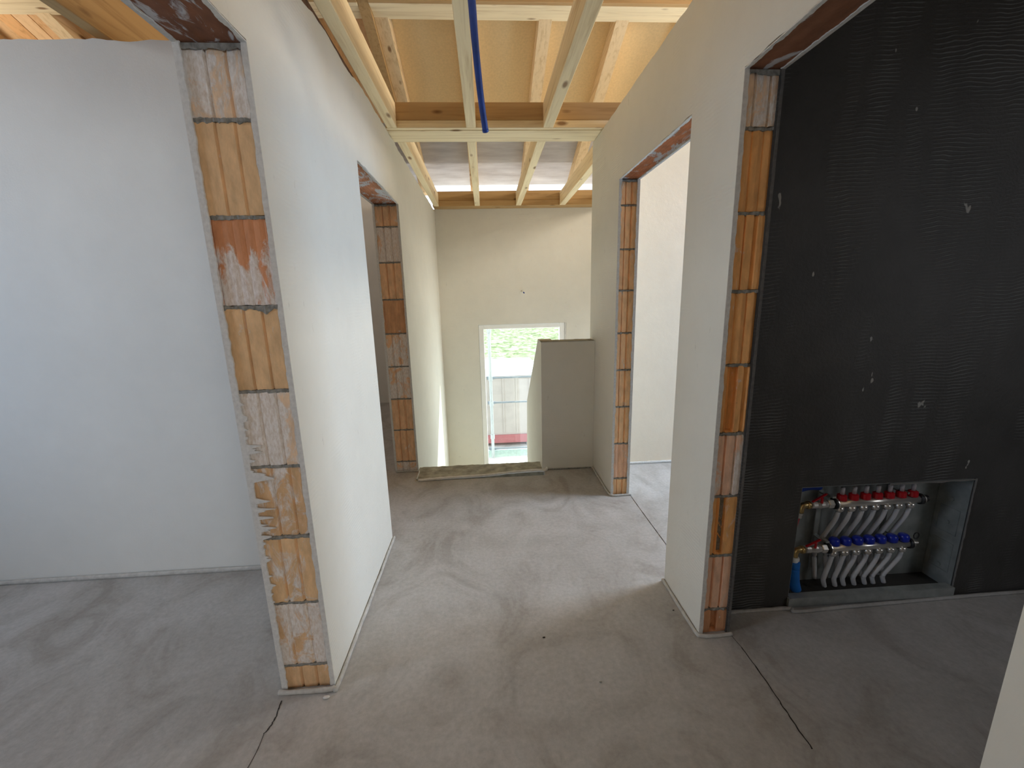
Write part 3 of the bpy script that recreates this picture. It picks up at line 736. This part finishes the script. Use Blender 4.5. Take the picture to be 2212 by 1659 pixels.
obj('top_panel', box(CX0+.004, CX1-.004, DY+.002, 1.605, CZ1-.003, CZ1-.001), STEEL, cab)
bm = bmesh.new(); bx(bm, CX0-.004, CX1+.002, DY-.014, DY-.001, .012, .052); bx(bm, CX0+.004, CX1-.004, DY-.014, DY+.02, .0525, .054)
obj('bottom_rail', bm, STEEL, cab)
bm = bmesh.new(); strip(bm, (CX1, DY-.0005, CZ1), (0, 0, -1), CZ1-.04, (0, -1, 0), (1, 0, 0), .006, .003, 44, th=.003)
strip(bm, (CX0+.38, DY-.0005, CZ1-.002), (1, 0, 0), CX1-CX0-.38, (0, -1, 0), (0, 0, -1), .006, .004, 45, th=.003)
obj('plaster_lip', bm, simple('grey_filler', (.20, .195, .185), .9), cab)
# manifold
MY = 1.525
mf = thing('heating_manifold', (1.64, MY, .25)); tag(mf, 'nickel underfloor heating manifold with red and blue caps inside the wall cabinet', 'manifold')
ZU, ZL = .462, .250
for zb, nm in ((ZU, 'supply_bar'), (ZL, 'return_bar')):
    x1_ = 1.832 if zb == ZU else 1.822
    bm = bmesh.new(); lathe(bm, (1.462, MY, zb), (1, 0, 0), [(0, .0165), (x1_-1.462, .0165)], 24); bar = obj(nm, bm, CHROME, mf, smooth=False)
    for p_ in bar.data.polygons: p_.use_smooth = len(p_.vertices) == 4
    for xx in (1.447, x1_+.0):
        bm = bmesh.new(); lathe(bm, (xx, MY, zb), (1, 0, 0), [(0, .019), (.002, .0235), (.012, .0235), (.014, .019)], 20)
        obj('clamp_ring', bm, BLACK, mf)
    for xx in (1.454, x1_+.0143):
        bm = bmesh.new(); lathe(bm, (xx, MY, zb), (1, 0, 0), [(0, .017), (.0, .0255), (.004, .0255), (.004, .017)] if xx < 1.5 else [(0, .018), (.008, .018), (.010, .014)], 20)
        obj('ring', bm, CHROME, mf)
    bm = bmesh.new(); lathe(bm, (x1_+.026, MY, zb), (1, 0, 0), [(0, .016), (.014, .014), (.018, .008)] if zb == ZU else [(0, .006), (.022, .006)], 12)
    obj('end_plug', bm, BLACK if zb == ZU else CHROME, mf)
    # valve assembly left of the bar
    bm = bmesh.new(); lathe(bm, (1.420, MY, zb), (1, 0, 0), [(0, .017), (.003, .019), (.022, .019), (.026, .016)], 6); obj('union_nut', bm, CHROME, mf)
    vb = bmesh.new(); lathe(vb, (1.345, MY, zb), (1, 0, 0), [(0, .015), (.006, .017), (.024, .017), (.026, .014), (.040, .018), (.055, .018), (.074, .014)], 14)
    bv = obj('ball_valve', vb, CHROME, mf, smooth=False)
    bm = bmesh.new(); bx(bm, -.008, .062, -.006, .006, -.0025, .0025, bev=.002)
    bmesh.ops.transform(bm, matrix=Matrix.Translation((1.375, MY-.012, zb+.038)) @ Matrix.Rotation(math.radians(155 if zb == ZL else 150) + math.pi, 4, 'Y') @ Matrix.Translation((-.03, 0, 0)), verts=bm.verts)
    lathe(bm, (1.385, MY-.012, zb+.012), (0, 0, 1), [(0, .005), (.024, .005)], 10)
    h_ = obj('lever', bm, RED, bv); h_['label'] = 'red lever of the ball valve'
    bm = bmesh.new(); tube(bm, catmull([(1.346, MY, zb), (1.322, MY, zb), (1.308, MY, zb-.008), (1.305, MY, zb-.032)], 5), .013, 14)
    lathe(bm, (1.342, MY, zb), (-1, 0, 0), [(0, .017), (.012, .017)], 16)
    obj('brass_elbow', bm, BRASS, mf, smooth=True)
OX = [1.482+.0535*i for i in range(7)]
for i, x in enumerate(OX):
    bm = bmesh.new(); lathe(bm, (x, MY, ZU+.014), (0, 0, 1), [(0, .015), (.003, .019), (.024, .018), (.028, .012)], 16)
    cpp = obj('flow_meter', bm, RED, mf); bm = bmesh.new(); lathe(bm, (x, MY, ZU+.042), (0, 0, 1), [(0, .008), (.030, .008)], 12); obj('sight_tube', bm, CLEAR, cpp, smooth=True)
    bm = bmesh.new(); lathe(bm, (x-.004, MY, ZL+.013), (0, 0, 1), [(0, .016), (.004, .021), (.022, .021), (.030, .018), (.034, .012)], 20)
    c_ = obj('valve_cap', bm, BLUE, mf, smooth=True); c_['label'] = 'blue hand cap'
    for zb in (ZU, ZL):
        bm = bmesh.new(); lathe(bm, (x-.004, MY-.002, zb-.013), (-.08, 0, -1), [(0, .010), (.002, .015), (.012, .0165), (.020, .014), (.024, .010)], 16)
        obj('outlet_nut', bm, CHROME, mf, smooth=True)
for x in (1.435, 1.775):
    bm = bmesh.new(); bx(bm, x, x+.022, 1.590, 1.594, .10, .54); 
    for zb in (ZU, ZL): bx(bm, x, x+.022, MY+.01, 1.592, zb+.020, zb+.026); bx(bm, x+.003, x+.019, MY-.004, MY+.02, zb+.026, zb+.034)
    obj('bracket', bm, STEEL, mf)
bm = bmesh.new(); 
tube(bm, [(1.858+.012*math.cos(a*.5236), MY, ZL+.034+.015*math.sin(a*.5236)) for a in range(13)], .0022, 8, cap=False); obj('tie_ring', bm, BLACK, mf, smooth=True)
PG = 'heating pipes under the manifold bars'
for i, x in enumerate(OX[:7]):
    bm = bmesh.new(); x0 = x-.006
    tube(bm, catmull([(x0, MY, ZU-.040), (x0-.006, MY+.004, ZU-.08), (x0-.016, MY+.026, ZU-.15), (x0-.024, MY+.048, ZU-.22), (x0-.030, MY+.054, ZL-.07), (x0-.016, MY+.050, .062)], 8), .0092, 12)
    tag(obj('heating_pipe', bm, PIPE, smooth=True), 'white heating pipe dropping from the red-capped upper manifold bar', 'pipe', 'white pipes from the upper manifold bar')
    bm = bmesh.new(); k = .006*math.sin(i*2.1)
    tube(bm, catmull([(x0, MY-.002, ZL-.040), (x0-.004, MY, ZL-.07), (x0-.016+k*.6-.004*i, MY-.002, ZL-.115), (x0-.022+k*.6-.007*i, MY, ZL-.155), (x0-.010+k*.6-.007*i, MY+.002, .057)], 8), .0095, 12)
    tag(obj('heating_pipe', bm, PIPE, smooth=True), 'white heating pipe curving to the floor from the blue-capped lower manifold bar', 'pipe', 'white pipes from the lower manifold bar')
bm = bmesh.new(); tube(bm, catmull([(1.302, MY+.006, ZU-.058), (1.299, MY+.012, ZU-.11), (1.293, MY+.02, ZU-.17), (1.292, MY+.026, .205)], 8), .0085, 14)
rp = thing('riser_pipe', (1.30, MY, .2)); tag(rp, 'red riser pipe at the left side of the cabinet', 'pipe')
obj('tube', bm, RED, rp, smooth=True)
bm = bmesh.new(); lathe(bm, (1.304, MY+.002, ZU-.034), (0, 0, -1), [(0, .011), (.010, .012), (.012, .009), (.024, .010)], 14); obj('sleeve', bm, CHROME, rp)
bm = bmesh.new(); tube(bm, catmull([(1.305, MY-.004, .195), (1.307, MY-.005, .15), (1.313, MY-.006, .10), (1.326, MY-.006, .058)], 8), .0215, 18)
sp_ = thing('supply_pipe', (1.31, MY, .05)); tag(sp_, 'thick bright blue insulated pipe in the lower left corner of the cabinet', 'pipe')
obj('insulation', bm, BLUEP, sp_, smooth=True)
bm = bmesh.new(); lathe(bm, (1.305, MY-.002, .218), (0, 0, -1), [(0, .016), (.006, .019), (.014, .019), (.018, .014), (.024, .014)], 16); obj('collar', bm, WIN, sp_)
bm = bmesh.new(); tube(bm, catmull([(1.287, MY+.03, .515), (1.31, MY+.02, .532), (1.345, MY+.02, .538), (1.40, MY+.03, .530)], 8), .017, 14)
tag(obj('supply_pipe', bm, BLUEH, smooth=True), 'dark blue pipe above the upper ball valve in the cabinet corner', 'pipe')
# ------------------------------------------------------------------ crumbs on the floor
rnd = random.Random(4)
def pebble(x, y, r, mat, label, cat='debris'):
    bm = bmesh.new(); bmesh.ops.create_icosphere(bm, subdivisions=2, radius=r, matrix=Matrix.Translation((x, y, r*.45)) @ Matrix.Diagonal((1.5, .8, .55, 1)))
    for q in bm.verts: q.co += Vector([r*.25*noise.noise(q.co*300+Vector((k*5, 0, 0))) for k in range(3)])
    zmin = min(q.co.z for q in bm.verts)
    for q in bm.verts: q.co.z -= zmin-.0002
    return tag(obj('plaster_crumb', bm, mat, smooth=True), label, cat, 'crumbs on the screed')
pebble(-.608, 1.222, .0085, PLR, 'pale plaster crumb in front of the nearest left pier')
pebble(.768, 1.509, .003, GAP, 'dark crumb near the foot of the nearest right pier')
pebble(.185, 1.413, .004, GAP, 'dark crumb in the middle of the corridor floor')
pebble(-.507, 2.383, .004, PLR, 'white crumb near the far left doorway')
pebble(-.43, 2.36, .003, PLR, 'small white crumb right of the one by the far left doorway')
pebble(.36, 1.20, .0035, MORT, 'grey crumb on the near corridor floor, right of centre')
# ------------------------------------------------------------------ outside
GR = -3.15
m, ns, ls, b = newmat('vineyard', .95)
v = coords(ns, ls, (1.2, 3.2, 1)); n1 = noise_tex(ns, ls, v, 1.5, 6, .7, .5)
ls.new(ramp(ns, ls, n1, [(.36, (.20, .27, .12)), (.48, (.42, .50, .28)), (.62, (.80, .82, .66))]), b.inputs['Base Color'])
bm = bmesh.new()
rows = 90
for i in range(rows):
    y0 = 17 + i*.95
    if i % 1 == 0:
        prev = None
        for k in range(0, 61):
            x = -34 + k*1.2
            h = .55 + .18*fr(x*1.3, i, 3)
            cur = [bm.verts.new((x, y0+dy, GR+dz)) for dy, dz in ((0, 0), (.05, h*.7), (.35, h), (.62, h*.65), (.7, 0))]
            if prev:
                for q in range(4): bm.faces.new((prev[q], prev[q+1], cur[q+1], cur[q]))
            prev = cur
vy = obj('vineyard', bm, m); vy['kind'] = 'stuff'; vy['label'] = 'green leafy field in rows beyond the container'; vy['category'] = 'field'
GRAV = simple('pale_gravel', (.62, .60, .56), .95, var=.3, scale=3, bmp=.4)
struct(obj('ground', box(-60, 60, 5.8, 140, GR-.2, GR), GRAV))
ct = thing('site_container', (-1.1, 13.4, GR)); tag(ct, 'beige container with a white cover and red base stripe outside the window', 'container')
BEI = simple('beige_sheet', (.56, .50, .46), .7, var=.06, scale=4, bmp=0)
bm = bmesh.new(); bx(bm, -4.2, 1.40, 12.1, 14.6, GR+.35, -.90)
for k in range(14): bx(bm, -4.0+k*.4, -3.96+k*.4, 12.07, 12.1, GR+.42, -1.0)
obj('body', bm, BEI, ct)
bm = bmesh.new(); n = 30; pr = None
for k in range(n+1):
    x = -4.3+5.78*k/n
    e = .02*fr(x*3, 3, 3)
    cur = [bm.verts.new(p) for p in ((x, 12.02, -.945+e), (x, 12.03, -.86+e*.5), (x, 13.3, -.74+e), (x, 14.68, -.80+e), (x, 14.7, -1.0))]
    if pr:
        for q in range(4): bm.faces.new((pr[q], pr[q+1], cur[q+1], cur[q]))
    pr = cur
obj('cover_sheet', bm, simple('white_sheet', (.85, .86, .88), .6, var=.05, scale=2, bmp=.3), ct)
obj('base_stripe', box(-4.25, 1.45, 12.05, 14.62, GR+.10, GR+.349), simple('red_stripe', (.50, .16, .17), .6, bmp=0), ct)
for xx in (-4.1, -1.5, 1.1): obj('skid', box(xx, xx+.3, 12.1, 14.5, GR+.0, GR+.099), STEEL, ct)
# scaffold
sg = 'scaffold tubes outside the window'
SC = simple('scaffold_tube', (.60, .64, .68), .4, .3, var=.05, bmp=0)
SCR = simple('scaffold_rail', (.30, .34, .40), .5, .2, var=.05, bmp=0)
st = thing('scaffold', (.03, 6.4, GR)); tag(st, 'scaffold standard with guard rails and deck just outside the window', 'scaffold')
bm = bmesh.new(); lathe(bm, (.03, 6.35, GR), (0, 0, 1), [(0, .0245), (5.4, .0245)], 14); obj('standard', bm, SC, st, smooth=True)
bm = bmesh.new(); lathe(bm, (2.45, 6.35, GR), (0, 0, 1), [(0, .0245), (5.4, .0245)], 14); obj('standard', bm, SC, st, smooth=True)
for zz in (.105, -.30, -1.08):
    bm = bmesh.new(); tube(bm, [(-.03, 6.41, zz), (.06, 6.41, zz), (.12, 6.41, zz), (2.5, 6.41, zz)], [.026, .026, .015, .015], 12); obj('guard_rail', bm, SCR, st, smooth=True)
for zz in (.86, .105, -.30, -.85):
    bm = bmesh.new(); lathe(bm, (.03, 6.35, zz-.035), (0, 0, 1), [(0, .034), (.07, .034)], 10); obj('coupler', bm, SC, st)
bm = bmesh.new(); bx(bm, -.5, 2.6, 5.95, 6.30, -1.24, -1.20)
for k in range(24): bx(bm, .3+k*.08, .33+k*.08, 5.98, 6.27, -1.199, -1.194)
obj('deck', bm, simple('deck_board', (.80, .82, .80), .6, var=.1, scale=6), st)
obj('toe_board', box(-.5, 2.6, 6.44, 6.47, -1.24, -1.12), simple('teal_board', (.60, .78, .76), .6), st)
